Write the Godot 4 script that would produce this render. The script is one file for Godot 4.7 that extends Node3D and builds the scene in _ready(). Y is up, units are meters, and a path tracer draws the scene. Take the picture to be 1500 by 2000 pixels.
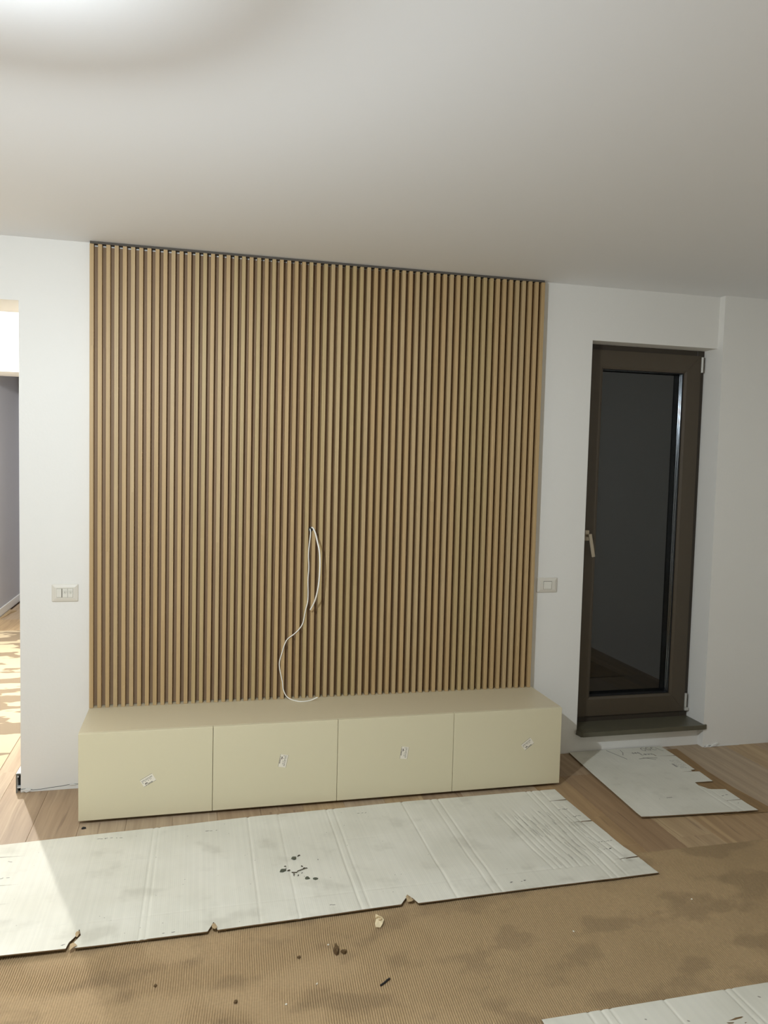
extends Node3D

const CEIL := 2.726
const OPEN_TOP := 2.425
const WX := 2.387            # width of the slatted panel
const SLATS := 63
var rng := RandomNumberGenerator.new()
var M := {}
var uvo := Vector2.ZERO      # texture offset of the piece being built

# ------------------------------------------------------------------ scene tree helpers
func commit(called: String, st: SurfaceTool, m: Material, parent: Node = self) -> MeshInstance3D:
	var o := MeshInstance3D.new()
	o.name = called
	o.mesh = st.commit()
	o.material_override = m
	parent.add_child(o, true)
	return o

func tag(o: Node, label: String, category := "", group := "", kind := "") -> Node:
	o.set_meta("label", label)
	if category != "": o.set_meta("category", category)
	if group != "": o.set_meta("group", group)
	if kind != "": o.set_meta("kind", kind)
	return o

func base(called: String, at := Vector3.ZERO) -> Node3D:
	var o := Node3D.new()
	o.name = called
	add_child(o, true)
	o.position = at
	return o

func struct(called: String, st: SurfaceTool, m: Material, label: String, parent: Node = self) -> MeshInstance3D:
	var o := commit(called, st, m, parent)
	if parent == self: tag(o, label, "", "", "structure")
	return o

# ------------------------------------------------------------------ mesh helpers
func mb() -> SurfaceTool:
	var st := SurfaceTool.new()
	st.begin(Mesh.PRIMITIVE_TRIANGLES)
	return st

func vert(st: SurfaceTool, p: Vector3, n: Vector3, uv: Vector2) -> void:
	st.set_normal(n)
	st.set_uv(uv)
	st.add_vertex(p)

func uv_of(p: Vector3, n: Vector3) -> Vector2:
	var a := n.abs()
	if a.y >= a.x and a.y >= a.z: return Vector2(p.x, p.z) + uvo
	if a.x >= a.z: return Vector2(p.z, p.y) + uvo
	return Vector2(p.x, p.y) + uvo

# a flat convex face whose normal points away from c
func face(st: SurfaceTool, pts: Array, c: Vector3) -> void:
	var n: Vector3 = (pts[1] - pts[0]).cross(pts[2] - pts[0])
	if n.length() < 1e-12: return
	n = n.normalized()
	var p := pts.duplicate()
	if n.dot(pts[0] - c) < 0.0:
		n = -n
		p.reverse()
	for i in range(1, p.size() - 1):
		for q in [p[0], p[i + 1], p[i]]: vert(st, q, n, uv_of(q, n))

# a box with chamfered edges
func bx(st: SurfaceTool, lo: Vector3, hi: Vector3, b := 0.0) -> void:
	var c := (lo + hi) * 0.5
	if b <= 0.0:
		for ax in 3:
			for s in 2:
				var q := []
				for k in [[0, 0], [1, 0], [1, 1], [0, 1]]:
					var v := Vector3.ZERO
					v[ax] = hi[ax] if s == 1 else lo[ax]
					v[(ax + 1) % 3] = hi[(ax + 1) % 3] if k[0] == 1 else lo[(ax + 1) % 3]
					v[(ax + 2) % 3] = hi[(ax + 2) % 3] if k[1] == 1 else lo[(ax + 2) % 3]
					q.append(v)
				face(st, q, c)
		return
	var crn := func(sx: int, sy: int, sz: int, ax: int) -> Vector3:
		var s := [sx, sy, sz]
		var v := Vector3.ZERO
		for i in 3:
			v[i] = (hi[i] if s[i] == 1 else lo[i]) - (0.0 if i == ax else b * (1 if s[i] == 1 else -1))
		return v
	for ax in 3:
		for s in [-1, 1]:
			var q := []
			for k in [[-1, -1], [1, -1], [1, 1], [-1, 1]]:
				var g := [0, 0, 0]
				g[ax] = s
				g[(ax + 1) % 3] = k[0]
				g[(ax + 2) % 3] = k[1]
				q.append(crn.call(g[0], g[1], g[2], ax))
			face(st, q, c)
		for s1 in [-1, 1]:
			for s2 in [-1, 1]:
				var q2 := []
				for k in [[-1, 1], [1, 1], [1, 2], [-1, 2]]:
					var g2 := [0, 0, 0]
					g2[ax] = k[0]
					g2[(ax + 1) % 3] = s1
					g2[(ax + 2) % 3] = s2
					q2.append(crn.call(g2[0], g2[1], g2[2], (ax + k[1]) % 3))
				face(st, q2, c)
	for sx in [-1, 1]:
		for sy in [-1, 1]:
			for sz in [-1, 1]:
				face(st, [crn.call(sx, sy, sz, 0), crn.call(sx, sy, sz, 1), crn.call(sx, sy, sz, 2)], c)

# a rectangular ring (frame) in the xy plane between z0 and z1
func ring(st: SurfaceTool, x0: float, x1: float, y0: float, y1: float, wl: float, wr: float, wb: float, wt: float, z0: float, z1: float, b := 0.002) -> void:
	bx(st, Vector3(x0, y0, z0), Vector3(x0 + wl, y1, z1), b)
	bx(st, Vector3(x1 - wr, y0, z0), Vector3(x1, y1, z1), b)
	bx(st, Vector3(x0 + wl, y0, z0), Vector3(x1 - wr, y0 + wb, z1), b)
	bx(st, Vector3(x0 + wl, y1 - wt, z0), Vector3(x1 - wr, y1, z1), b)

# a rounded plate facing +z through a list of rings [inset, height]
func plate(st: SurfaceTool, c: Vector3, w: float, h: float, r: float, prof: Array) -> void:
	var rings := []
	for pr in prof:
		var rr: float = maxf(r - pr[0], 0.0005)
		var hw: float = w * 0.5 - pr[0]
		var hh: float = h * 0.5 - pr[0]
		var ringp := []
		for k in 4:
			var sx: float = [1, -1, -1, 1][k]
			var sy: float = [1, 1, -1, -1][k]
			for j in 5:
				var a: float = (k + j / 4.0) * PI / 2
				ringp.append(c + Vector3(sx * (hw - rr) + cos(a) * rr, sy * (hh - rr) + sin(a) * rr, pr[1]))
		rings.append(ringp)
	for i in rings.size() - 1:
		var a0: Array = rings[i]
		var a1: Array = rings[i + 1]
		for j in a0.size():
			var k2: int = (j + 1) % a0.size()
			face(st, [a0[j], a0[k2], a1[k2], a1[j]], c - Vector3(0, 0, 0.02))
	var top: Array = rings[-1]
	face(st, top, c - Vector3(0, 0, 1))

func smooth_line(pts: Array, steps := 5) -> Array:
	var out := []
	for i in pts.size() - 1:
		var p0: Vector3 = pts[maxi(i - 1, 0)]
		var p1: Vector3 = pts[i]
		var p2: Vector3 = pts[i + 1]
		var p3: Vector3 = pts[mini(i + 2, pts.size() - 1)]
		for s in steps: out.append(p1.cubic_interpolate(p2, p0, p3, float(s) / steps))
	out.append(pts[-1])
	return out

func tube(st: SurfaceTool, pts: Array, r: float, sides := 8, round_ends := true) -> void:
	var rings := []
	var norms := []
	for i in pts.size():
		var t: Vector3 = (pts[mini(i + 1, pts.size() - 1)] - pts[maxi(i - 1, 0)]).normalized()
		var u := t.cross(Vector3(0.31, 0.17, 0.93)).normalized()
		var v := t.cross(u)
		var rg := []
		var nn := []
		for k in sides:
			var d := u * cos(TAU * k / sides) + v * sin(TAU * k / sides)
			rg.append(pts[i] + d * r)
			nn.append(d)
		rings.append(rg)
		norms.append(nn)
	for i in pts.size() - 1:
		for k in sides:
			var k2 := (k + 1) % sides
			for q in [[i, k], [i + 1, k], [i + 1, k2], [i, k], [i + 1, k2], [i, k2]]:
				vert(st, rings[q[0]][q[1]], norms[q[0]][q[1]], Vector2.ZERO)
	if round_ends:
		face(st, rings[0], pts[1])
		face(st, rings[-1], pts[-2])

func lathe(st: SurfaceTool, c: Vector3, prof: Array, sides := 16) -> void:
	for i in prof.size() - 1:
		for k in sides:
			var q := []
			for e in [[i, k], [i, k + 1], [i + 1, k + 1], [i + 1, k]]:
				var a: float = TAU * e[1] / sides
				q.append(c + Vector3(cos(a) * prof[e[0]][0], prof[e[0]][1], sin(a) * prof[e[0]][0]))
			if prof[i][0] < 1e-6: q.remove_at(0)
			elif prof[i + 1][0] < 1e-6: q.remove_at(3)
			var mid: float = (prof[i][1] + prof[i + 1][1]) * 0.5
			face(st, q, c + Vector3(0, mid, 0))

# a flat sheet lying in the xz plane: cells of a grid cut to the outline, lifted by hf; returns [top, edge]
func sheet(outline: PackedVector2Array, xs: Array, zs: Array, hf: Callable, thick: float, org: Vector2, size: Vector2) -> Array:
	var top := mb()
	var edge := mb()
	var e := 0.002
	var nrm := func(p: Vector2) -> Vector3:
		return Vector3(hf.call(p.x - e, p.y) - hf.call(p.x + e, p.y), 2 * e, hf.call(p.x, p.y - e) - hf.call(p.x, p.y + e)).normalized()
	for i in xs.size() - 1:
		for j in zs.size() - 1:
			var cell := PackedVector2Array([Vector2(xs[i], zs[j]), Vector2(xs[i + 1], zs[j]), Vector2(xs[i + 1], zs[j + 1]), Vector2(xs[i], zs[j + 1])])
			for poly in Geometry2D.intersect_polygons(cell, outline):
				var tri := Geometry2D.triangulate_polygon(poly)
				for t in range(0, tri.size(), 3):
					var a: Vector2 = poly[tri[t]]
					var b: Vector2 = poly[tri[t + 1]]
					var c: Vector2 = poly[tri[t + 2]]
					if (b - a).cross(c - a) < 0:
						var sw := b
						b = c
						c = sw
					for q in [a, b, c]:
						vert(top, Vector3(q.x, hf.call(q.x, q.y), q.y), nrm.call(q), (q - org) / size)
	var n := outline.size()
	var mid := Vector2.ZERO
	for p in outline: mid += p / n
	var cw := Geometry2D.is_polygon_clockwise(outline)
	for i in n:
		var a2 := outline[i]
		var b2 := outline[(i + 1) % n]
		var steps := maxi(1, int(ceil(a2.distance_to(b2) / 0.03)))
		var side := (b2 - a2).orthogonal().normalized() * (1.0 if cw else -1.0)
		for s in steps:
			var p1 := a2.lerp(b2, float(s) / steps)
			var p2 := a2.lerp(b2, float(s + 1) / steps)
			var h1: float = hf.call(p1.x, p1.y)
			var h2: float = hf.call(p2.x, p2.y)
			var inner := Vector3((p1 - side).x, h1, (p1 - side).y)
			face(edge, [Vector3(p1.x, h1, p1.y), Vector3(p2.x, h2, p2.y), Vector3(p2.x, h2 - thick, p2.y), Vector3(p1.x, h1 - thick, p1.y)], inner)
	return [top, edge]

func steps_of(lo: float, hi: float, d: float, extra: Array = []) -> Array:
	var out := []
	var k := int(ceil((hi - lo) / d))
	for i in k + 1: out.append(lo + (hi - lo) * i / k)
	for c in extra:
		for q in [-0.013, -0.008, -0.004, 0.0, 0.004, 0.008, 0.013]: out.append(c + q)
	out.sort()
	var clean := [out[0]]
	for v in out:
		if v - clean[-1] > 0.0008: clean.append(v)
	return clean

func cut(outline: PackedVector2Array, slits: Array) -> PackedVector2Array:
	var cur := outline
	for s in slits:
		var best := PackedVector2Array()
		for p in Geometry2D.clip_polygons(cur, s):
			if not Geometry2D.is_polygon_clockwise(p) and p.size() > 2 and area(p) > area(best): best = p
		if best.size() > 2: cur = best
	return cur

func area(p: PackedVector2Array) -> float:
	var a := 0.0
	for i in p.size(): a += p[i].cross(p[(i + 1) % p.size()])
	return absf(a) * 0.5

func wedge(a: Vector2, b: Vector2, w: float) -> PackedVector2Array:
	var d := (b - a).normalized()
	var n := d.orthogonal() * w
	return PackedVector2Array([a, b + n + d * 0.02, b - n + d * 0.02])

# ------------------------------------------------------------------ textures
func noise(sd: int, f: float, oct := 3) -> FastNoiseLite:
	var n := FastNoiseLite.new()
	n.seed = sd
	n.noise_type = FastNoiseLite.TYPE_SIMPLEX_SMOOTH
	n.frequency = f
	n.fractal_octaves = oct
	return n

func img_of(w: int, h: int, f: Callable) -> Image:
	var d := PackedByteArray()
	d.resize(w * h * 3)
	var k := 0
	for y in h:
		for x in w:
			var c: Color = f.call(x, y)
			d[k] = int(clampf(c.r, 0, 1) * 255)
			d[k + 1] = int(clampf(c.g, 0, 1) * 255)
			d[k + 2] = int(clampf(c.b, 0, 1) * 255)
			k += 3
	return Image.create_from_data(w, h, false, Image.FORMAT_RGB8, d)

func tex(i: Image) -> ImageTexture:
	i.generate_mipmaps()
	return ImageTexture.create_from_image(i)

func dab(i: Image, x: float, y: float, r: float, c: Color, a: float) -> void:
	for yy in range(int(y - r) - 1, int(y + r) + 2):
		for xx in range(int(x - r) - 1, int(x + r) + 2):
			if xx < 0 or yy < 0 or xx >= i.get_width() or yy >= i.get_height(): continue
			var d := Vector2(xx + 0.5 - x, yy + 0.5 - y).length()
			var k := clampf(r - d + 0.5, 0, 1) * a
			if k > 0: i.set_pixel(xx, yy, i.get_pixel(xx, yy).lerp(c, k))

func stroke(i: Image, pts: Array, r: float, c: Color, a := 1.0) -> void:
	for k in pts.size() - 1:
		var p: Vector2 = pts[k]
		var q: Vector2 = pts[k + 1]
		var n := maxi(1, int(p.distance_to(q) / maxf(r * 0.7, 0.4)))
		for s in n + 1:
			var v := p.lerp(q, float(s) / n)
			dab(i, v.x, v.y, r, c, a)

func mat(c: Color, rough := 0.7, metal := 0.0) -> StandardMaterial3D:
	var m := StandardMaterial3D.new()
	m.albedo_color = c
	m.roughness = rough
	m.metallic = metal
	return m

func tmat(t: Texture2D, tint: Color, rough: float, scale := Vector3.ONE) -> StandardMaterial3D:
	var m := mat(tint, rough)
	m.albedo_texture = t
	m.uv1_scale = scale
	return m

func c8(r: float, g: float, b: float) -> Color: return Color(r / 255.0, g / 255.0, b / 255.0)

# ==================================================================
func _ready() -> void:
	rng.seed = 20240
	camera_and_light()
	materials()
	room()
	balcony_door()
	slat_panel()
	tv_cabinets()
	sockets()
	floor_coverings()
	cables()
	debris()
	lamps()

func camera_and_light() -> void:
	var cam := Camera3D.new()
	cam.name = "camera"
	cam.fov = 67.18
	cam.position = Vector3(0.5112, 1.6851, 4.0746)
	cam.rotation = Vector3(deg_to_rad(-3.585), deg_to_rad(-13.7335), deg_to_rad(1.4315))
	cam.near = 0.05
	add_child(cam)
	cam.current = true
	var we := WorldEnvironment.new()
	we.name = "world"
	var env := Environment.new()
	env.background_mode = Environment.BG_COLOR
	env.background_color = Color(0.008, 0.009, 0.011)
	env.tonemap_mode = Environment.TONE_MAPPER_LINEAR
	env.tonemap_exposure = 1.0
	env.sdfgi_enabled = true
	env.ssao_enabled = true
	env.ssil_enabled = true
	we.environment = env
	add_child(we)

func lamps() -> void:
	pendant("pendant_bulb", Vector3(0.055, 2.325, 2.44), CEIL, Color(0.92, 0.965, 1.0), 4.15, "bare white bulb hanging on a short cord in front of the slatted panel")
	pendant("hall_bulb", Vector3(-0.975, 2.46, -1.9), CEIL, Color(0.98, 0.98, 0.97), 7.4, "bare white bulb hanging on a cord in the hall behind the opening")

func pendant(called: String, at: Vector3, top: float, col: Color, energy: float, label: String) -> void:
	var p := base(called, Vector3(at.x, top, at.z))
	tag(p, label, "lamp")
	var d := at.y - top
	var st := mb()
	lathe(st, Vector3(0, -0.012, 0), [[0.0, 0.012], [0.035, 0.012], [0.035, 0.0], [0.01, -0.006], [0.0, -0.006]])
	commit("ceiling_cap", st, M.plastic, p)
	st = mb()
	tube(st, [Vector3(0, -0.012, 0), Vector3(0.001, d * 0.5, 0), Vector3(0, d + 0.075, 0)], 0.003)
	commit("cord", st, M.plastic, p)
	st = mb()
	lathe(st, Vector3(0, d, 0), [[0.0, 0.08], [0.014, 0.08], [0.016, 0.05], [0.016, 0.028], [0.0, 0.028]])
	commit("socket", st, M.black, p)
	# shallow dish added out of view above the bulb, shaped to keep most of the light off the ceiling
	st = mb()
	lathe(st, Vector3(0, d, 0), [[0.0, 0.0335], [0.066, 0.0160], [0.066, 0.0150], [0.0, 0.0325]], 28)
	commit("added_shade", st, M.added_shade, p)
	st = mb()
	var pr := []
	for i in 13:
		var a := PI * i / 12.0
		pr.append([sin(a) * 0.03, cos(a) * 0.03])
	lathe(st, Vector3(0, d, 0), pr, 20)
	var bm := mat(Color(1, 1, 1), 0.4)
	bm.emission_enabled = true
	bm.emission = col
	bm.emission_energy_multiplier = 8.0
	commit("bulb", st, bm, p)
	var l := OmniLight3D.new()
	l.name = called + "_light"
	l.position = at
	l.light_color = col
	l.light_energy = energy
	l.omni_range = 30.0
	l.omni_attenuation = 2.0
	l.light_size = 0.024
	l.shadow_enabled = true
	add_child(l)
	# added upward fill that brightens the ceiling, not a lamp of its own
	var u := SpotLight3D.new()
	u.name = called + "_added_up_fill"
	u.position = at + Vector3(0, 0.06, 0)
	u.rotation = Vector3(PI / 2, 0, 0)
	u.light_color = col
	u.light_energy = energy * 0.032
	u.spot_angle = 86.0
	u.spot_angle_attenuation = 1.0
	u.spot_range = 30.0
	u.spot_attenuation = 2.0
	u.light_size = 0.05
	u.shadow_enabled = true
	add_child(u)
	var g := OmniLight3D.new()  # second added fill, evens out the ceiling around the bulb
	g.name = called + "_added_ceiling_fill"
	g.position = at + Vector3(0, 0.055, 0)
	g.light_color = col
	g.light_energy = energy * 0.075
	g.omni_range = 30.0
	g.omni_attenuation = 2.0
	g.light_size = 0.05
	g.shadow_enabled = true
	add_child(g)

# ------------------------------------------------------------------ materials
func materials() -> void:
	M.wall = mat(c8(232, 229, 222), 0.75)
	var rn := NoiseTexture2D.new()
	rn.width = 512
	rn.height = 512
	rn.seamless = true
	rn.noise = noise(5, 0.05, 3)
	M.wall.heightmap_enabled = true
	M.wall.heightmap_texture = rn
	M.wall.heightmap_scale = 0.02
	M.wall.uv1_triplanar = true
	M.wall.uv1_world_triplanar = true
	M.wall.uv1_scale = Vector3(2, 2, 2)
	M.ceiling = mat(c8(236, 236, 236), 0.8)
	M.white_gloss = mat(c8(236, 236, 234), 0.35)
	M.plastic = mat(c8(226, 222, 210), 0.35)
	M.plastic_dim = mat(c8(219, 213, 200), 0.38)
	M.metal_ring = mat(c8(190, 186, 176), 0.3, 0.6)
	M.added_shade = mat(c8(232, 230, 224), 0.5)  # for the added dish above the bulbs, with an added glow
	M.added_shade.emission_enabled = true
	M.added_shade.emission = Color(0.95, 0.97, 1.0)
	M.added_shade.emission_energy_multiplier = 0.8
	M.crack = mat(c8(70, 68, 64), 0.9)
	M.gap_shade = mat(c8(92, 86, 78), 0.9)  # dark tone painted as the shade above the slats
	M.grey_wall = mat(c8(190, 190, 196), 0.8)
	M.black = mat(c8(22, 22, 22), 0.6)
	M.unit = mat(c8(218, 208, 176), 0.42)
	M.unit_top = mat(c8(212, 199, 168), 0.42)
	M.cable = mat(c8(246, 243, 234), 0.4)
	M.bronze = mat(c8(74, 64, 50), 0.42)
	M.bronze_dark = mat(c8(58, 50, 40), 0.5)
	M.rubber = mat(c8(14, 14, 14), 0.6)
	M.alu = mat(c8(140, 146, 150), 0.13, 1.0)
	M.satin = mat(c8(188, 176, 156), 0.4, 0.75)
	M.hinge = mat(c8(200, 198, 190), 0.4, 0.3)
	M.sill = mat(c8(92, 88, 72), 0.35)
	M.glass = mat(Color(0.315, 0.32, 0.32, 0.1), 0.02, 0.9)
	M.glass.metallic_specular = 0.3
	M.glass.transparency = BaseMaterial3D.TRANSPARENCY_ALPHA
	M.paint_edge = mat(c8(226, 224, 218), 0.8)
	M.profile_end = mat(c8(104, 106, 98), 0.6)
	M.kraft_edge = mat(c8(120, 96, 64), 0.9)
	M.kraft_torn = mat(c8(176, 152, 116), 0.9)
	M.scrap = mat(c8(70, 62, 46), 0.9)
	M.scrap_green = mat(c8(84, 86, 70), 0.9)
	M.speck = mat(c8(240, 236, 220), 0.8)
	M.leaf = mat(c8(92, 70, 40), 0.85)
	M.yellow = mat(c8(222, 212, 140), 0.7)
	# oak veneer: fine straight grain running along v
	var a := noise(11, 0.09, 3)
	var b := noise(12, 0.33, 2)
	var veneer := tex(img_of(256, 1024, func(x: int, y: int) -> Color:
		var g: float = 0.5 + 0.42 * a.get_noise_2d(x, y * 0.012) + 0.34 * b.get_noise_2d(x * 1.3, y * 0.02)
		return Color(0.80, 0.70, 0.53).lerp(Color(0.67, 0.565, 0.405), clampf(1.0 - g, 0, 1))))
	M.slat = []
	for t in [Color(1, 1, 1), Color(1.0, 0.98, 0.955), Color(0.975, 0.98, 0.95), Color(0.985, 0.965, 0.935)]:
		M.slat.append(tmat(veneer, t, 0.55, Vector3(6.0, 0.45, 1)))
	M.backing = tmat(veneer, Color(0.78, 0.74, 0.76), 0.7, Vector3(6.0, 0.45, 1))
	# oak boards
	M.plank = []
	M.plank_dark = []
	for v in 3:
		var n1 := noise(31 + v, 0.02, 4)
		var n2 := noise(41 + v, 0.16, 3)
		var n3 := noise(51 + v, 0.006, 3)
		var wood := tex(img_of(256, 1024, func(x: int, y: int) -> Color:
			var warp: float = n3.get_noise_2d(x * 0.6, y * 0.30) * 16.0
			var g: float = 0.5 + 0.55 * n1.get_noise_2d((x + warp) * 1.5, y * 0.07)
			g += 0.22 * n2.get_noise_2d(x + warp, y * 0.05)
			var dark: float = smoothstep(0.42, 0.62, n1.get_noise_2d(x * 0.9 + 700.0 + warp, y * 0.12))
			var light: float = smoothstep(0.30, 0.5, n1.get_noise_2d((x + warp) * 1.1 - 900.0, y * 0.018))
			var c := Color(0.63, 0.545, 0.445).lerp(Color(0.75, 0.665, 0.555), clampf(g, 0, 1))
			c = c.lerp(Color(0.83, 0.755, 0.64), light * 0.45)
			return c.lerp(Color(0.48, 0.40, 0.33), dark * 0.5)))
		for t in [Color(1, 1, 1), Color(0.93, 0.9, 0.87), Color(1.0, 0.97, 0.9)]:
			M.plank.append(tmat(wood, t, 0.55, Vector3(2.4, 0.42, 1)))
	for v in 3:
		var dk: StandardMaterial3D = M.plank[v * 3].duplicate()
		dk.albedo_color = [Color(0.94, 0.89, 0.81), Color(0.88, 0.82, 0.75), Color(0.95, 0.89, 0.79)][v]
		M.plank_dark.append(dk)
	M.subfloor = mat(c8(110, 88, 64), 0.9)

# ------------------------------------------------------------------ the room
func room() -> void:
	var st := mb()
	var T := 0.35
	# the back wall: opening to the hall at the left, balcony door at the right, a pier proud of it at the far right
	bx(st, Vector3(-2.4, 0, -T), Vector3(-1.55, CEIL, 0))
	bx(st, Vector3(-1.55, OPEN_TOP, -T), Vector3(-0.327, CEIL, 0))
	bx(st, Vector3(-0.327, 0, -T), Vector3(2.715, CEIL, 0))
	bx(st, Vector3(2.715, 2.422, -T), Vector3(3.54, CEIL, 0))
	bx(st, Vector3(2.715, 0, -T), Vector3(3.54, 0.115, 0))
	bx(st, Vector3(3.54, 0, -T), Vector3(4.4, CEIL, 0.05))
	var wb := struct("wall_back", st, M.wall, "white back wall carrying the slatted panel between hall opening and balcony door")
	# broken paint and plaster along the foot of the wall
	paint_lip(wb, "plaster_edge", [Vector2(-0.327, 0), Vector2(-0.003, 0), Vector2(-0.003, 0.019), Vector2(-0.05, 0.019), Vector2(-0.07, 0.022), Vector2(-0.095, 0.0215), Vector2(-0.14, 0.0155), Vector2(-0.19, 0.012), Vector2(-0.235, 0.007), Vector2(-0.27, 0.006), Vector2(-0.296, 0.014), Vector2(-0.327, 0.014)], 0.0035, 0.0)
	paint_lip(wb, "paint_flake", [Vector2(-0.318, 0.011), Vector2(-0.3, 0.0), Vector2(-0.284, 0.005), Vector2(-0.279, 0.013), Vector2(-0.3, 0.017)], 0.008, 0.003)
	paint_lip(wb, "paint_flake", [Vector2(-0.097, 0.024), Vector2(-0.08, 0.0245), Vector2(-0.066, 0.022), Vector2(-0.085, 0.02)], 0.006, 0.003)
	paint_lip(wb, "paint_flake", [Vector2(3.585, 0.0), Vector2(3.62, 0.004), Vector2(3.645, 0.021), Vector2(3.628, 0.019), Vector2(3.605, 0.011)], 0.010, 0.05)
	paint_lip(wb, "paint_flake", [Vector2(3.552, 0.0), Vector2(3.58, 0.0), Vector2(3.577, 0.014), Vector2(3.57, 0.009), Vector2(3.558, 0.004)], 0.008, 0.05)
	paint_lip(wb, "plaster_edge", [Vector2(3.548, 0.0), Vector2(3.80, 0.0), Vector2(3.76, 0.004), Vector2(3.70, 0.003), Vector2(3.63, 0.006), Vector2(3.59, 0.003), Vector2(3.56, 0.005)], 0.004, 0.05)
	st = mb()
	tube(st, [Vector3(-0.326, 0.0155, 0.0005), Vector3(-0.296, 0.0155, 0.0015), Vector3(-0.27, 0.0075, 0.001), Vector3(-0.235, 0.0085, 0.0012), Vector3(-0.19, 0.0135, 0.0005), Vector3(-0.14, 0.0172, 0.0013), Vector3(-0.095, 0.0232, 0.0005), Vector3(-0.07, 0.0238, 0.0012), Vector3(-0.05, 0.0207, 0.0003), Vector3(-0.003, 0.0208, 0.001)], 0.0011, 6)
	commit("plaster_crack", st, M.crack, wb)
	st = mb()
	tube(st, [Vector3(3.552, 0.0045, 0.0530), Vector3(3.565, 0.0055, 0.0520), Vector3(3.58, 0.0075, 0.0515), Vector3(3.61, 0.0075, 0.053), Vector3(3.63, 0.016, 0.0575)], 0.0012, 6)
	commit("plaster_crack", st, M.crack, wb)
	st = mb()
	bx(st, Vector3(-2.4, 0, 0), Vector3(-2.2, CEIL, 6.8))
	struct("wall_left", st, M.wall, "plain white left wall of the room")
	st = mb()
	bx(st, Vector3(4.16, 0, 0.05), Vector3(4.4, CEIL, 6.8))
	struct("wall_right", st, M.wall, "plain white right wall of the room")
	st = mb()
	bx(st, Vector3(-2.2, 0, 6.6), Vector3(4.16, CEIL, 6.8))
	struct("wall_front", st, M.wall, "plain white wall behind the viewer")
	st = mb()
	bx(st, Vector3(-2.7, CEIL, -6.2), Vector3(1.3, CEIL + 0.2, -0.35))
	bx(st, Vector3(-2.7, CEIL, -0.35), Vector3(4.4, CEIL + 0.2, 6.8))
	struct("ceiling", st, M.ceiling, "smooth white ceiling without fittings")
	# hall behind the opening and the unlit room beyond it
	st = mb()
	bx(st, Vector3(-2.7, 0, -6.2), Vector3(-2.5, CEIL, -0.35))
	bx(st, Vector3(1.1, 0, -6.2), Vector3(1.3, CEIL, -0.35))
	struct("wall_hall", st, M.wall, "white side walls of the bright hall")
	st = mb()
	bx(st, Vector3(-2.5, 0, -3.9), Vector3(-1.55, CEIL, -3.45))
	bx(st, Vector3(-1.55, 2.42, -3.9), Vector3(-0.45, CEIL, -3.45))
	bx(st, Vector3(-0.45, 0, -3.9), Vector3(1.1, CEIL, -3.45))
	struct("wall_far", st, M.wall, "bright white hall wall above the second opening")
	st = mb()
	bx(st, Vector3(-1.65, 0, -5.5), Vector3(-1.462, CEIL, -3.9))
	bx(st, Vector3(-2.5, 0, -6.2), Vector3(1.1, CEIL, -5.5))
	struct("wall_room_beyond", st, M.grey_wall, "grey shaded wall of the unlit room beyond the hall")
	st = mb()
	bx(st, Vector3(-1.462, 0, -5.49), Vector3(-1.448, 0.085, -3.9), 0.003)
	struct("baseboard_far", st, M.white_gloss, "white baseboard in the unlit room beyond the hall")
	# the skirting that ends at the corner of the opening, its hollow section showing
	var bb := base("baseboard_opening", Vector3(-0.327, 0, 0))
	tag(bb, "short white baseboard ending open at the corner of the hall opening", "", "", "structure")
	st = mb()
	bx(st, Vector3(-0.021, 0, -0.31), Vector3(-0.0155, 0.098, 0.006), 0.001)
	bx(st, Vector3(-0.0155, 0.091, -0.31), Vector3(0, 0.098, 0.004), 0.001)
	bx(st, Vector3(-0.0155, 0.023, -0.31), Vector3(-0.0005, 0.028, 0.004))
	bx(st, Vector3(-0.0155, 0.078, -0.31), Vector3(-0.009, 0.082, 0.004))
	commit("board", st, M.white_gloss, bb)
	st = mb()
	bx(st, Vector3(-0.0208, 0.0005, 0.0055), Vector3(-0.0157, 0.0975, 0.0075))
	bx(st, Vector3(-0.0157, 0.0915, 0.0035), Vector3(-0.0005, 0.0975, 0.0055))
	commit("cut_end", st, M.profile_end, bb)
	st = mb()
	bx(st, Vector3(-0.0154, 0.0, -0.3), Vector3(-0.0003, 0.09, -0.02))
	commit("cavity_shade", st, M.black, bb)  # black block put in for the shade inside the hollow
	# floor: slab and oak boards
	var fl := base("floor")
	tag(fl, "pale oak plank floor running away from the viewer", "", "", "structure")
	st = mb()
	bx(st, Vector3(-2.7, -0.2, -6.2), Vector3(1.3, -0.0155, -0.35))
	bx(st, Vector3(-2.7, -0.2, -0.35), Vector3(4.4, -0.0155, 6.8))
	commit("slab", st, M.subfloor, fl)
	var w := 0.205
	var x0 := 2.467 - 23 * w
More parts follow.
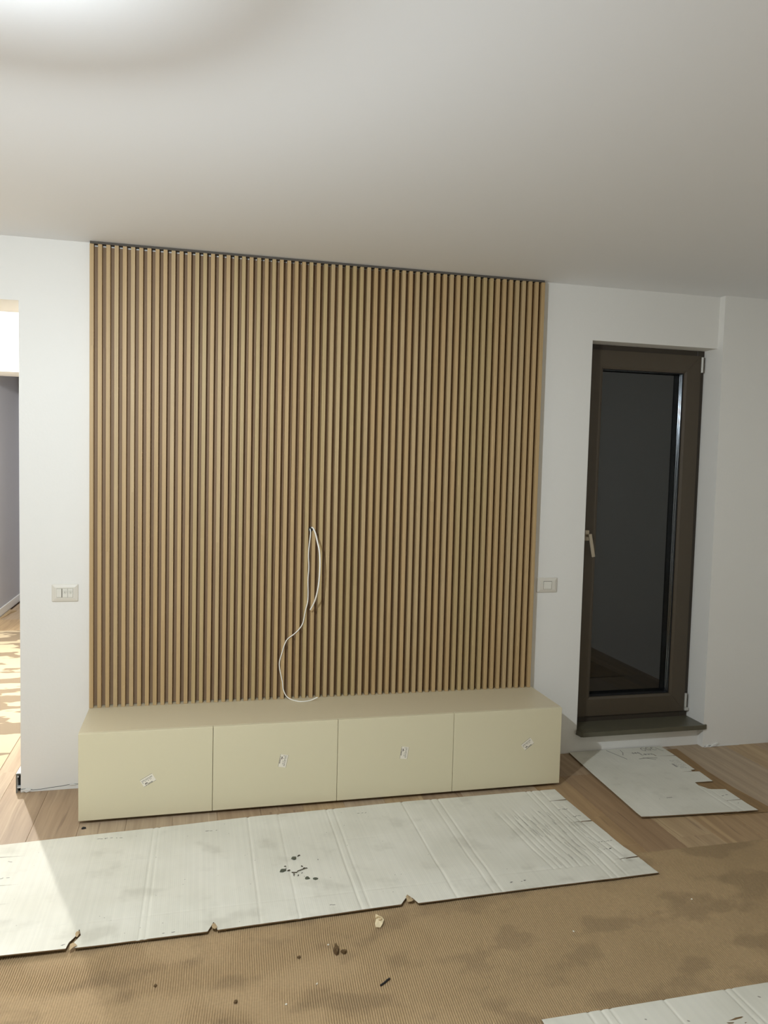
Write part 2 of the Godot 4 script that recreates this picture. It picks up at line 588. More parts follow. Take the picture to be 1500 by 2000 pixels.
	for k in 32:
		var x := x0 + k * w
		var z := 0.305 - 1.9 * 4 + 1.9 * fposmod(k * 0.3819 - 17 * 0.0 , 1.0)
		if k == 23: z = 0.305 - 1.9 * 4
		while z < 6.6:
			var za := z
			var zb := z + 1.9
			z = zb
			var lim := -0.33 if x > -0.33 or x < -1.6 else -6.2
			if x > 1.1: lim = -0.33
			if za < lim: za = lim
			if zb > 6.6: zb = 6.6
			if zb - za < 0.05 or x < -2.5: continue
			var m: StandardMaterial3D = M.plank[rng.randi() % M.plank.size()]
			if k == 24: m = M.plank[2]
			if k == 25 or k == 26: m = M.plank_dark[2]
			if k == 23 and zb > 0.5 and za < 1.5: m = M.plank_dark[1]
			if k == 22 and zb > 0.5 and za < 1.5: m = M.plank_dark[2]
			uvo = Vector2(rng.randf() * 5.0, rng.randf() * 5.0)
			st = mb()
			bx(st, Vector3(x + 0.0003, -0.0155, za + 0.0003), Vector3(x + w - 0.0003, 0.0, zb - 0.0003), 0.0012)
			commit("plank", st, m, fl)
	uvo = Vector2.ZERO

func paint_lip(parent: Node, called: String, pts: Array, d: float, z: float) -> void:
	var st := mb()
	var poly := PackedVector2Array(pts)
	var tri := Geometry2D.triangulate_polygon(poly)
	var c := Vector3(0, 0, -5)
	for t in range(0, tri.size(), 3):
		var q := []
		for k in 3: q.append(Vector3(poly[tri[t + k]].x, poly[tri[t + k]].y + 0.0005, z + d))
		face(st, q, c)
	var mid := Vector2.ZERO
	for p in poly: mid += p / poly.size()
	for i in poly.size():
		var p1 := poly[i]
		var p2 := poly[(i + 1) % poly.size()]
		face(st, [Vector3(p1.x, p1.y + 0.0005, z - 0.001), Vector3(p2.x, p2.y + 0.0005, z - 0.001), Vector3(p2.x, p2.y + 0.0005, z + d), Vector3(p1.x, p1.y + 0.0005, z + d)], Vector3(mid.x, mid.y, z))
	commit(called, st, M.paint_edge, parent)

# ------------------------------------------------------------------ balcony door and what is outside
func balcony_door() -> void:
	var d := base("door_1", Vector3(3.1275, 0.115, -0.12))
	tag(d, "bronze framed balcony door with one tall dark pane set deep in the white wall", "", "", "structure")
	var ox := -3.1275
	var oy := -0.115
	var oz := 0.12
	var V := func(x: float, y: float, z: float) -> Vector3: return Vector3(x + ox, y + oy, z + oz)
	var st := mb()
	ring(st, 2.715 + ox, 3.541 + ox, 0.14 + oy, 2.422 + oy, 0.06, 0.05, 0.05, 0.05, -0.21 + oz, -0.12 + oz, 0.0025)
	commit("frame", st, M.bronze_dark, d)
	# sash with sloping inner edge
	st = mb()
	var x0 := 2.757
	var x1 := 3.508
	var y0 := 0.181
	var y1 := 2.389
	var gx0 := 2.850
	var gx1 := 3.400
	var gy0 := 0.296
	var gy1 := 2.281
	var outer := [Vector2(x0, y0), Vector2(x1, y0), Vector2(x1, y1), Vector2(x0, y1)]
	var lip := [Vector2(gx0 - 0.014, gy0 - 0.014), Vector2(gx1 + 0.014, gy0 - 0.014), Vector2(gx1 + 0.014, gy1 + 0.014), Vector2(gx0 - 0.014, gy1 + 0.014)]
	var inner := [Vector2(gx0, gy0), Vector2(gx1, gy0), Vector2(gx1, gy1), Vector2(gx0, gy1)]
	for i in 4:
		var j := (i + 1) % 4
		var a: Vector2 = outer[i]
		var b: Vector2 = outer[j]
		var la: Vector2 = lip[i]
		var lb: Vector2 = lip[j]
		var ia: Vector2 = inner[i]
		var ib: Vector2 = inner[j]
		var cc: Vector3 = V.call((a.x + b.x + ia.x + ib.x) / 4, (a.y + b.y + ia.y + ib.y) / 4, -0.15)
		# the mitre is a hairline between the four pieces of the sash
		var g := (b - a).normalized() * 0.0004
		face(st, [V.call(a.x + g.x, a.y + g.y, -0.104), V.call(b.x - g.x, b.y - g.y, -0.104), V.call(lb.x - g.x, lb.y - g.y, -0.104), V.call(la.x + g.x, la.y + g.y, -0.104)], cc)
		face(st, [V.call(la.x + g.x, la.y + g.y, -0.104), V.call(lb.x - g.x, lb.y - g.y, -0.104), V.call(ib.x - g.x, ib.y - g.y, -0.112), V.call(ia.x + g.x, ia.y + g.y, -0.112)], cc)
		face(st, [V.call(ia.x, ia.y, -0.112), V.call(ib.x, ib.y, -0.112), V.call(ib.x, ib.y, -0.119), V.call(ia.x, ia.y, -0.119)], cc)
		face(st, [V.call(a.x, a.y, -0.104), V.call(b.x, b.y, -0.104), V.call(b.x, b.y, -0.195), V.call(a.x, a.y, -0.195)], cc)
		face(st, [V.call(a.x, a.y, -0.195), V.call(b.x, b.y, -0.195), V.call(ib.x, ib.y, -0.195), V.call(ia.x, ia.y, -0.195)], cc)
		face(st, [V.call(ia.x - 0.0, ia.y, -0.19), V.call(ib.x, ib.y, -0.19), V.call(ib.x, ib.y, -0.195), V.call(ia.x, ia.y, -0.195)], cc)
	commit("sash", st, M.bronze, d)
	st = mb()
	ring(st, gx0 - 0.004 + ox, gx1 + 0.004 + ox, gy0 - 0.004 + oy, gy1 + 0.004 + oy, 0.007, 0.007, 0.009, 0.009, -0.1255 + oz, -0.1195 + oz, 0.001)
	commit("gasket", st, M.rubber, d)
	st = mb()
	bx(st, V.call(gx0 - 0.01, gy0 - 0.01, -0.170), V.call(gx1 + 0.01, gy1 + 0.01, -0.166))
	commit("pane", st, M.glass, d)
	# ribbed glazing trim between sash lip and pane: bright metal at the hinge side and top, blackened below and at the lock side to stand for dark reflections
	for q in [-0.1268, -0.1378, -0.1488, -0.1598]:
		st = mb()
		bx(st, V.call(gx1 - 0.0015, gy0 - 0.004, q - 0.0048), V.call(gx1 + 0.006, gy1 + 0.004, q + 0.0048), 0.0014)
		bx(st, V.call(gx0 - 0.004, gy1 - 0.0015, q - 0.0048), V.call(gx1 - 0.0015, gy1 + 0.006, q + 0.0048), 0.0014)
		commit("glazing_trim", st, M.alu, d)
		st = mb()
		bx(st, V.call(gx0 - 0.006, gy0 - 0.004, q - 0.0048), V.call(gx0 + 0.0015, gy1 + 0.004, q + 0.0048), 0.0014)
		bx(st, V.call(gx0 + 0.0015, gy0 - 0.006, q - 0.0048), V.call(gx1 - 0.0015, gy0 + 0.0015, q + 0.0048), 0.0014)
		commit("darkened_trim", st, M.rubber, d)
	st = mb()
	ring(st, gx0 - 0.012 + ox, gx1 + 0.012 + ox, gy0 - 0.012 + oy, gy1 + 0.012 + oy, 0.0125, 0.0125, 0.0125, 0.0125, -0.1655 + oz, -0.121 + oz, 0.0)
	commit("rebate", st, M.rubber, d)
	# handle
	var h := base("handle")
	remove_child(h)
	h.name = "handle"
	d.add_child(h, true)
	h.position = V.call(2.783, 1.287, -0.104)
	h.set_meta("label", "satin metal lever handle tilted down")
	st = mb()
	plate(st, Vector3.ZERO, 0.028, 0.064, 0.004, [[0, 0], [0, 0.007], [0.002, 0.009]])
	commit("rosette", st, M.satin, h)
	st = mb()
	lathe(st, Vector3.ZERO, [[0.0, 0.0], [0.009, 0.0], [0.0085, 0.043], [0.0, 0.043]], 14)
	var nk := commit("neck", st, M.satin, h)
	nk.rotation = Vector3(PI / 2, 0, 0)
	st = mb()
	bx(st, Vector3(-0.011, -0.128, -0.005), Vector3(0.011, 0.013, 0.006), 0.003)
	var lv := commit("lever", st, M.satin, h)
	lv.position = Vector3(0, 0, 0.046)
	lv.rotation = Vector3(0, 0, deg_to_rad(12))
	for q in [[2.289, 2.382], [0.207, 0.293]]:
		st = mb()
		tube(st, [V.call(3.5135, q[0], -0.1), V.call(3.5135, q[1], -0.1)], 0.0075, 12)
		if q[0] < 1.0:
			bx(st, V.call(3.508, 0.183, -0.112), V.call(3.533, 0.203, -0.092), 0.002)
			bx(st, V.call(3.512, 0.2, -0.106), V.call(3.520, 0.208, -0.098))
		commit("hinge", st, M.hinge, d)
	# sill: slab with cut front corners, its nose proud of the wall
	st = mb()
	var o := PackedVector2Array([Vector2(2.7155, -0.125), Vector2(2.7155, 0.001), Vector2(2.706, 0.014), Vector2(2.714, 0.055), Vector2(2.724, 0.064), Vector2(3.540, 0.064), Vector2(3.556, 0.058), Vector2(3.556, 0.0505), Vector2(3.5395, 0.0505), Vector2(3.5395, -0.125)])
	var yt := 0.143
	var tri := Geometry2D.triangulate_polygon(o)
	for t in range(0, tri.size(), 3):
		var q := []
		for k in 3: q.append(V.call(o[tri[t + k]].x, yt, o[tri[t + k]].y))
		face(st, q, V.call(3.1, 0.1, 0))
	for i in o.size():
		var p1 := o[i]
		var p2 := o[(i + 1) % o.size()]
		var nn := (p2 - p1).orthogonal().normalized() * (-1.0 if Geometry2D.is_polygon_clockwise(o) else 1.0)
		var inn: Vector3 = V.call(p1.x - nn.x, 0.13, p1.y - nn.y)
		var inn2: Vector3 = V.call(p1.x + nn.x, 0.13, p1.y + nn.y)
		var ctr := inn if Geometry2D.is_point_in_polygon(p1.lerp(p2, 0.5) - nn * 0.001, o) else inn2
		face(st, [V.call(p1.x, yt, p1.y), V.call(p2.x, yt, p2.y), V.call(p2.x, 0.1155, p2.y), V.call(p1.x, 0.1155, p1.y)], ctr)
	face(st, [V.call(2.706, 0.1155, 0.0), V.call(3.556, 0.1155, 0.0), V.call(3.556, 0.1155, 0.06), V.call(2.712, 0.1155, 0.06)], V.call(3.1, 0.3, 0))
	commit("sill", st, M.sill, d)


# ------------------------------------------------------------------ slatted panel
func slat_panel() -> void:
	var p := base("slat_wall_panel")
	tag(p, "tall panel of vertical oak slats covering the wall above the low cabinets", "wall panel")
	var pitch := WX / 62.5
	var st := mb()
	bx(st, Vector3(0.001, 0.428, 0.0005), Vector3(WX - 0.001, 2.7075, 0.006))
	commit("backing_board", st, M.backing, p)
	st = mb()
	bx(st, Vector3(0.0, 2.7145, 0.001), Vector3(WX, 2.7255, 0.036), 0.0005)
	commit("painted_shade_strip", st, M.gap_shade, p)  # dark strip painted in for the shade between slat tops and ceiling
	for i in SLATS:
		uvo = Vector2(rng.randf() * 7.0, rng.randf() * 4.0)
		st = mb()
		var top := 2.712 + rng.randf_range(-0.0008, 0.0008)
		bx(st, Vector3(i * pitch, 0.4245, 0.006), Vector3(i * pitch + pitch * 0.5, top, 0.045), 0.0008)
		commit("slat", st, M.slat[rng.randi() % 4], p)
	uvo = Vector2.ZERO

# ------------------------------------------------------------------ low cabinets
func tv_cabinets() -> void:
	# sticker artwork: two rules, three lines of small print, a dark block and a bar code
	var lab := Image.create(192, 120, false, Image.FORMAT_RGB8)
	lab.fill(c8(236, 228, 212))
	var ink := c8(70, 62, 52)
	lab.fill_rect(Rect2i(0, 0, 192, 4), c8(120, 108, 84))
	lab.fill_rect(Rect2i(0, 116, 192, 4), c8(120, 108, 84))
	var lr := RandomNumberGenerator.new()
	lr.seed = 7
	for row in 3:
		var x := 12
		while x < 172:
			var wdt := lr.randi_range(4, 12)
			if row < 2 or lr.randf() < 0.6:
				for s in range(0, wdt, 3): lab.fill_rect(Rect2i(x + s, [24, 38, 56][row] + lr.randi_range(0, 2), 2, 9 if row < 2 else 11), ink)
			x += wdt + lr.randi_range(3, 9 if row < 2 else 20)
	lab.fill_rect(Rect2i(34, 80, 40, 13), ink)
	for x in range(34, 140, 3):
		if lr.randf() < 0.75: lab.fill_rect(Rect2i(x, 100, 2, 15), ink)
	var sm := tmat(tex(lab), Color.WHITE, 0.5)
	var spots := [[Vector2(0.306, 0.188), 29.0, "leftmost of the four beige low cabinets, tilted white sticker low on its door"],
		[Vector2(0.933, 0.237), -101.0, "second beige low cabinet from the left, upright white sticker mid-door"],
		[Vector2(1.541, 0.237), -98.0, "third beige low cabinet from the left, upright white sticker mid-door"],
		[Vector2(2.209, 0.240), 36.0, "rightmost beige low cabinet, tilted sticker high on its door, beside the balcony door"]]
	for i in 4:
		var c := base("low_cabinet", Vector3(i * 0.6, 0, 0))
		tag(c, spots[i][2], "cabinet", "four low cabinets under the slatted panel")
		var st := mb()
		bx(st, Vector3(0.0005, 0.0145, 0.012), Vector3(0.5995, 0.4075, 0.3985), 0.001)
		commit("body", st, M.unit, c)
		st = mb()
		bx(st, Vector3(0.001, 0.0165, 0.4), Vector3(0.599, 0.424, 0.42), 0.0015)
		var door := commit("door", st, M.unit, c)
		for q in [[0.05, 0.06], [0.55, 0.06], [0.05, 0.34], [0.55, 0.34]]:
			st = mb()
			lathe(st, Vector3(q[0], 0, q[1]), [[0.0, 0.0145], [0.014, 0.0145], [0.014, 0.006], [0.024, 0.004], [0.024, 0.0], [0.0, 0.0]], 14)
			commit("foot", st, M.black, c)
		st = mb()
		var hw := 0.031
		var hh := 0.0195
		var P := [Vector3(-hw, hh, 0), Vector3(hw, hh, 0), Vector3(hw, -hh, 0), Vector3(-hw, -hh, 0)]
		var U := [Vector2(0, 0), Vector2(1, 0), Vector2(1, 1), Vector2(0, 1)]
		for t in [0, 1, 2, 0, 2, 3]: vert(st, P[t] + Vector3(0, 0, 0.0004), Vector3(0, 0, 1), U[t])
		for k in 4: face(st, [P[k], P[(k + 1) % 4], P[(k + 1) % 4] + Vector3(0, 0, 0.0004), P[k] + Vector3(0, 0, 0.0004)], Vector3.ZERO)
		var s2 := commit("sticker", st, sm, door)
		s2.set_meta("label", "small white printed sticker")
		s2.position = Vector3(spots[i][0].x - i * 0.6, spots[i][0].y, 0.4202)
		s2.rotation = Vector3(0, 0, deg_to_rad(spots[i][1]))
	var top := mb()
	bx(top, Vector3(0.0, 0.408, 0.0005), Vector3(2.4, 0.424, 0.3993), 0.0008)
	tag(commit("cabinet_top", top, M.unit_top), "long continuous beige top board lying across the four low cabinets", "worktop")

# ------------------------------------------------------------------ sockets and switches
func sockets() -> void:
	var s := base("wall_socket", Vector3(-0.1185, 1.004, 0.0))
	tag(s, "white cover plate left of the slatted panel with two round aerial outlets", "socket")
	var st := mb()
	plate(st, Vector3.ZERO, 0.124, 0.088, 0.006, [[0, 0], [0, 0.004], [0.002, 0.0068], [0.016, 0.011], [0.0175, 0.0112]])
	commit("cover_plate", st, M.plastic_dim, s)
	st = mb()
	bx(st, Vector3(-0.0385, -0.0225, 0.0095), Vector3(0.0385, 0.0225, 0.0116), 0.0005)
	commit("insert_gap", st, mat(c8(110, 104, 92), 0.6), s)
	st = mb()
	plate(st, Vector3(-0.0267, 0, 0.0105), 0.0225, 0.0425, 0.001, [[0, 0], [0, 0.0022], [0.0008, 0.003]])
	commit("blank_module", st, M.plastic, s)
	for x in [0.0, 0.0253]:
		st = mb()
		plate(st, Vector3(x + 0.0005, 0, 0.0105), 0.0238, 0.0435, 0.001, [[0, 0], [0, 0.0016], [0.0006, 0.0021]])
		var md := commit("outlet_module", st, M.plastic, s)
		st = mb()
		lathe(st, Vector3.ZERO, [[0.0, 0.0], [0.0078, 0.0], [0.0078, 0.0016], [0.0068, 0.0024], [0.0062, 0.0016], [0.0054, 0.0016], [0.005, 0.0034], [0.0018, 0.0036], [0.0017, 0.0012], [0.0, 0.0012]], 20)
		var rg := commit("outlet_ring", st, M.plastic, md)
		rg.position = Vector3(x, 0.005, 0.0124)
		rg.rotation = Vector3(PI / 2, 0, 0)
		st = mb()
		lathe(st, Vector3.ZERO, [[0.0, 0.0], [0.0017, 0.0], [0.0017, 0.0014], [0.0, 0.0014]], 10)
		var hole := commit("pin_hole", st, M.black, md)
		hole.position = Vector3(x, 0.005, 0.0152)
		hole.rotation = Vector3(PI / 2, 0, 0)
		st = mb()
		tube(st, ring_pts(0.0076, 24), 0.0006, 6, false)
		var sh := commit("outlet_seam", st, mat(c8(120, 114, 102), 0.6), md)
		sh.position = Vector3(x, 0.005, 0.0126)
	var w := base("light_switch", Vector3(2.487, 1.009, 0.0))
	tag(w, "white light switch plate with one square rocker right of the slatted panel", "switch")
	st = mb()
	plate(st, Vector3.ZERO, 0.124, 0.086, 0.006, [[0, 0], [0, 0.004], [0.002, 0.0068], [0.016, 0.011], [0.0175, 0.0112]])
	commit("cover_plate", st, M.plastic_dim, w)
	st = mb()
	bx(st, Vector3(-0.026, -0.0235, 0.0095), Vector3(0.026, 0.0235, 0.0115), 0.0005)
	commit("insert_gap", st, mat(c8(96, 90, 80), 0.6), w)
	st = mb()
	plate(st, Vector3(0, 0, 0.0105), 0.048, 0.0435, 0.0015, [[0, 0], [0, 0.0035], [0.0012, 0.0048]])
	var rk := commit("rocker", st, M.plastic, w)
	rk.rotation = Vector3(deg_to_rad(2.0), 0, 0)

func ring_pts(r: float, n: int) -> Array:
	var out := []
	for i in n + 1: out.append(Vector3(cos(TAU * i / n) * r, sin(TAU * i / n) * r, 0))
	return out

# ------------------------------------------------------------------ cardboard on the floor
func floor_coverings() -> void:
	corrugated()
	sheet_one()
	sheet_two()
	sheet_three()
	hall_paper()

func corrugated() -> void:
	var xa := -0.75
	var xb := 3.9
	var za := 1.148
	var zb := 3.0
	var p := 0.0079
	var per := 6
	var nx := int((xb - xa) / p) * per
	var nz := 64
	var amp_n := noise(71, 1.7, 3)
	var big := noise(72, 1.3, 2)
	var wob := noise(73, 2.2, 3)
	var v := PackedVector3Array()
	var nn := PackedVector3Array()
	var uv := PackedVector2Array()
	var idx := PackedInt32Array()
	for j in nz + 1:
		var z := za + (zb - za) * j / nz
		for i in nx + 1:
			var s := float(i) * p / per
			var x := xa + s
			var am: float = 0.0044 * (0.30 + 0.70 * smoothstep(-0.28, 0.12, amp_n.get_noise_2d(x, z * 1.6) - 0.12 * smoothstep(1.8, 3.4, x)))
			var ph := TAU * i / per
			var hgt := 0.0008 + am * absf(cos(ph * 0.5)) + 0.0009 * (1.0 + big.get_noise_2d(x, z))
			var sx := x - 0.07 * (z - 1.6) + (0.0055 - 0.003 * smoothstep(0.3, 1.5, x)) * wob.get_noise_2d(x * 0.5, z * 1.3)
			v.append(Vector3(sx, hgt, z))
			nn.append(Vector3(am * 0.5 * sin(ph * 0.5) * signf(cos(ph * 0.5)) * TAU / p if absf(cos(ph * 0.5)) > 0.01 else 0.0, 1, 0).normalized())
			uv.append(Vector2((x - xa) / (xb - xa), (z - za) / (zb - za)))
	for j in nz:
		for i in nx:
			var a := j * (nx + 1) + i
			idx.append_array(PackedInt32Array([a, a + 1, a + nx + 2, a, a + nx + 2, a + nx + 1]))
	var arr := []
	arr.resize(Mesh.ARRAY_MAX)
	arr[Mesh.ARRAY_VERTEX] = v
	arr[Mesh.ARRAY_NORMAL] = nn
	arr[Mesh.ARRAY_TEX_UV] = uv
	arr[Mesh.ARRAY_INDEX] = idx
	var mesh := ArrayMesh.new()
	mesh.add_surface_from_arrays(Mesh.PRIMITIVE_TRIANGLES, arr)
	var f1 := noise(81, 0.006, 4)
	var f2 := noise(82, 0.03, 4)
	var f3 := noise(83, 0.3, 2)
	var t := tex(img_of(1024, 512, func(x: int, y: int) -> Color:
		var g: float = 0.5 + 0.5 * f1.get_noise_2d(x, y * 0.9)
		var q: float = smoothstep(0.06, 0.46, f2.get_noise_2d(x * 0.42, y * 0.5) + 0.12 * smoothstep(300.0, 800.0, x))
		var c := Color(0.675, 0.57, 0.425).lerp(Color(0.62, 0.52, 0.38), g)
		c = c.lerp(Color(0.54, 0.45, 0.33), q * 0.55)
		return c * (1.0 + 0.05 * f3.get_noise_2d(x, y))))
	var o := MeshInstance3D.new()
	o.name = "corrugated_cardboard"
	o.mesh = mesh
	o.material_override = tmat(t, Color.WHITE, 0.9)
	add_child(o)
	tag(o, "wide brown ribbed corrugated cardboard rolled out over the foreground floor", "cardboard")

func spread(a: Array) -> PackedVector2Array:
	var out := PackedVector2Array()
	for i in range(0, a.size(), 2): out.append(Vector2(a[i], a[i + 1]))
	if Geometry2D.is_polygon_clockwise(out): out.reverse()
	return out

func crease(x: float, c: float, w: float, d: float) -> float:
	var q := (x - c) / w
	return -d * exp(-q * q)

# white liner: stains, flute lines along z; px per metre k
func liner(w: int, h: int, sd: int, k: float, stain: float) -> Image:
	var n1 := noise(sd, 0.0032 * 700.0 / k, 4)
	var n2 := noise(sd + 1, 0.007, 4)
	var n3 := noise(sd + 2, 0.05, 2)
	return img_of(w, h, func(x: int, y: int) -> Color:
		var g: float = n1.get_noise_2d(x, y)
		var c := Color(0.885, 0.87, 0.815).lerp(Color(0.845, 0.83, 0.77), clampf(0.5 + g, 0, 1))
		var sm: float = smoothstep(0.15, 0.75, n2.get_noise_2d(x * 0.8, y) + 0.25 * g) * stain
		c = c.lerp(Color(0.68, 0.66, 0.60), sm * 0.42)
		var fl: float = n3.get_noise_2d(x * 1.6, y * 0.03)
		return c * (1.0 + 0.018 * fl))

func board_mat(img: Image, size: Vector2) -> StandardMaterial3D:
	var m := tmat(tex(img), Color.WHITE, 0.72)
	return m

func sheet_one() -> void:
	var org := Vector2(-0.56, 0.44)
	var size := Vector2(3.0, 1.0)
	var k := 2048 / 3.0
	var out := spread([-0.52, 0.575, -0.295, 0.562, 0.227, 0.53, 0.801, 0.491, 1.564, 0.466, 2.351, 0.466, 2.353, 0.594, 2.366, 0.831, 2.374, 0.957, 2.375, 1.096, 2.387, 1.19, 2.397, 1.332,
		1.738, 1.343, 1.35, 1.353, 1.338, 1.312, 1.322, 1.297, 1.306, 1.316, 1.283, 1.349, 0.922, 1.363, 0.600, 1.378, 0.592, 1.345, 0.587, 1.322, 0.579, 1.346, 0.565, 1.380, 0.297, 1.383, 0.125, 1.387,
		0.118, 1.352, 0.134, 1.31, 0.124, 1.27, 0.116, 1.315, 0.101, 1.35, 0.096, 1.386, -0.107, 1.391, -0.52, 1.40])
	var slits := []
	for s in [[2.241, 0.592, 2.36, 0.594], [2.251, 0.825, 2.37, 0.831], [2.257, 0.954, 2.345, 0.958], [2.271, 1.194, 2.395, 1.194], [-0.165, 0.679, -0.54, 0.664], [-0.146, 0.906, -0.54, 0.89], [-0.15, 1.041, -0.54, 1.034]]:
		slits.append(wedge(Vector2(s[0], s[1]), Vector2(s[2], s[3]), 0.006))
	out = cut(out, slits)
	var folds := [0.335, 0.358, 0.758, 0.90, 1.135, 1.168, 1.515, 1.668, 1.705, 2.185, 2.215, 2.262]
	var short := [1.96, 1.99, 2.02, 2.05, 2.085, 2.12, 2.15, 2.245, 2.285, 2.315]
	var und := noise(61, 1.4, 3)
	var hf := func(x: float, z: float) -> float:
		var h := 0.0056 + 0.0072 * smoothstep(1.0, 1.17, z) + 0.0016 * und.get_noise_2d(x, z * 1.3)
		for i in folds.size():
			var q := absf(x - folds[i] + 0.01 * (z - 0.9))
			if q < 0.02: h += crease(x + 0.01 * (z - 0.9), folds[i], 0.0052, 0.0028 if i % 2 == 0 else 0.0021)
		if x > 1.9:
			for i in short.size():
				var z0: float = 0.62 + 0.03 * (i % 3)
				if z > z0 and z < 1.22: h += crease(x - 0.06 * (z - 0.9), short[i], 0.005, 0.0024) * smoothstep(z0, z0 + 0.08, z)
		h += crease(z, 1.235 - 0.01 * x, 0.004, 0.0009) + crease(z, 0.79, 0.004, 0.0005)
		# the front edge stands a little off the floor, more at the left corner
		h += smoothstep(1.28, 1.39, z) * (0.004 + 0.009 * smoothstep(0.25, -0.25, x))
		return h
	var zs := steps_of(0.44, 1.42, 0.03, [1.232, 0.79])
	var parts := sheet(out, steps_of(-0.54, 2.42, 0.03, folds + short), zs, hf, 0.0042, org, size)
	var img := liner(2048, 683, 201, k, 0.7)
	var rr := RandomNumberGenerator.new()
	rr.seed = 5
	# specks, scuffs and nail marks
	for q in [[0.13, 0.585, 5], [0.195, 0.59, 2], [0.575, 0.60, 5], [1.30, 0.55, 4], [2.27, 0.69, 5], [2.30, 0.77, 6], [2.31, 1.03, 6], [2.30, 1.10, 5], [1.79, 1.28, 5], [-0.25, 0.72, 5], [-0.22, 0.85, 3], [0.42, 1.36, 3], [0.10, 1.365, 3], [1.03, 1.30, 2]]:
		for s in q[2]:
			var at := (Vector2(q[0] + rr.randf_range(-0.02, 0.02) * (0.4 * q[2]), q[1] + rr.randf_range(-0.004, 0.004)) - org) * k
			stroke(img, [at, at + Vector2(rr.randf_range(1, 7), rr.randf_range(-1.5, 1.5))], 0.8, c8(58, 54, 46), 0.75)
	for s in 60:
		var at2 := (Vector2(rr.randf_range(-0.3, 2.3), rr.randf_range(0.5, 1.36)) - org) * k
		dab(img, at2.x, at2.y, rr.randf_range(0.6, 1.3), c8(90, 84, 70), 0.6)
	# faint grey strokes among the short folds at the right end
	for s in 46:
		var x := rr.randf_range(1.98, 2.28)
		var z := rr.randf_range(0.68, 1.14)
		var a := (Vector2(x, z) - org) * k
		stroke(img, [a, a + Vector2(rr.randf_range(0, 4), rr.randf_range(14, 50))], 1.2, c8(150, 146, 134), 0.25)
	var m := board_mat(img, size)
	m.heightmap_enabled = true
	m.heightmap_scale = 0.035
	m.heightmap_texture = tex(flute_img(2048, 683, 5.2))
	var o := commit("cardboard_sheet", parts[0], m)
	tag(o, "long creased white cardboard sheet lying in front of the low cabinets", "cardboard")
	commit("cut_edge", parts[1], M.kraft_edge, o)
	# torn liner at the three notches of the front edge
	for q in [[0.116, 1.375, 0.030, 1.1], [0.122, 1.30, 0.022, 2.4], [0.588, 1.352, 0.026, 0.5], [1.322, 1.325, 0.034, 0.2]]:
		var st := mb()
		var c := Vector3(q[0], hf.call(q[0] + 0.02, q[1]) + 0.0015, q[1])
		var ring_ := []
		for i in 7:
			var a: float = TAU * i / 7.0 + q[3]
			ring_.append(c + Vector3(cos(a) * q[2] * rr.randf_range(0.25, 0.6), rr.randf_range(-0.003, 0.004), sin(a) * q[2] * rr.randf_range(0.4, 1.0)))
		for i in 7: face(st, [c + Vector3(0, 0.002, 0), ring_[i], ring_[(i + 1) % 7]], c - Vector3(0, 1, 0))
		commit("torn_flap", st, M.kraft_torn, o)

func flute_img(w: int, h: int, p: float) -> Image:
	var n := noise(98, 0.02, 2)
	return img_of(w, h, func(x: int, y: int) -> Color:
		var g: float = 0.5 + 0.32 * sin(TAU * x / p) * (0.6 + 0.8 * n.get_noise_2d(x * 0.4, y * 0.4)) + 0.12 * n.get_noise_2d(x * 3.0, y * 3.0)
		return Color(g, g, g))

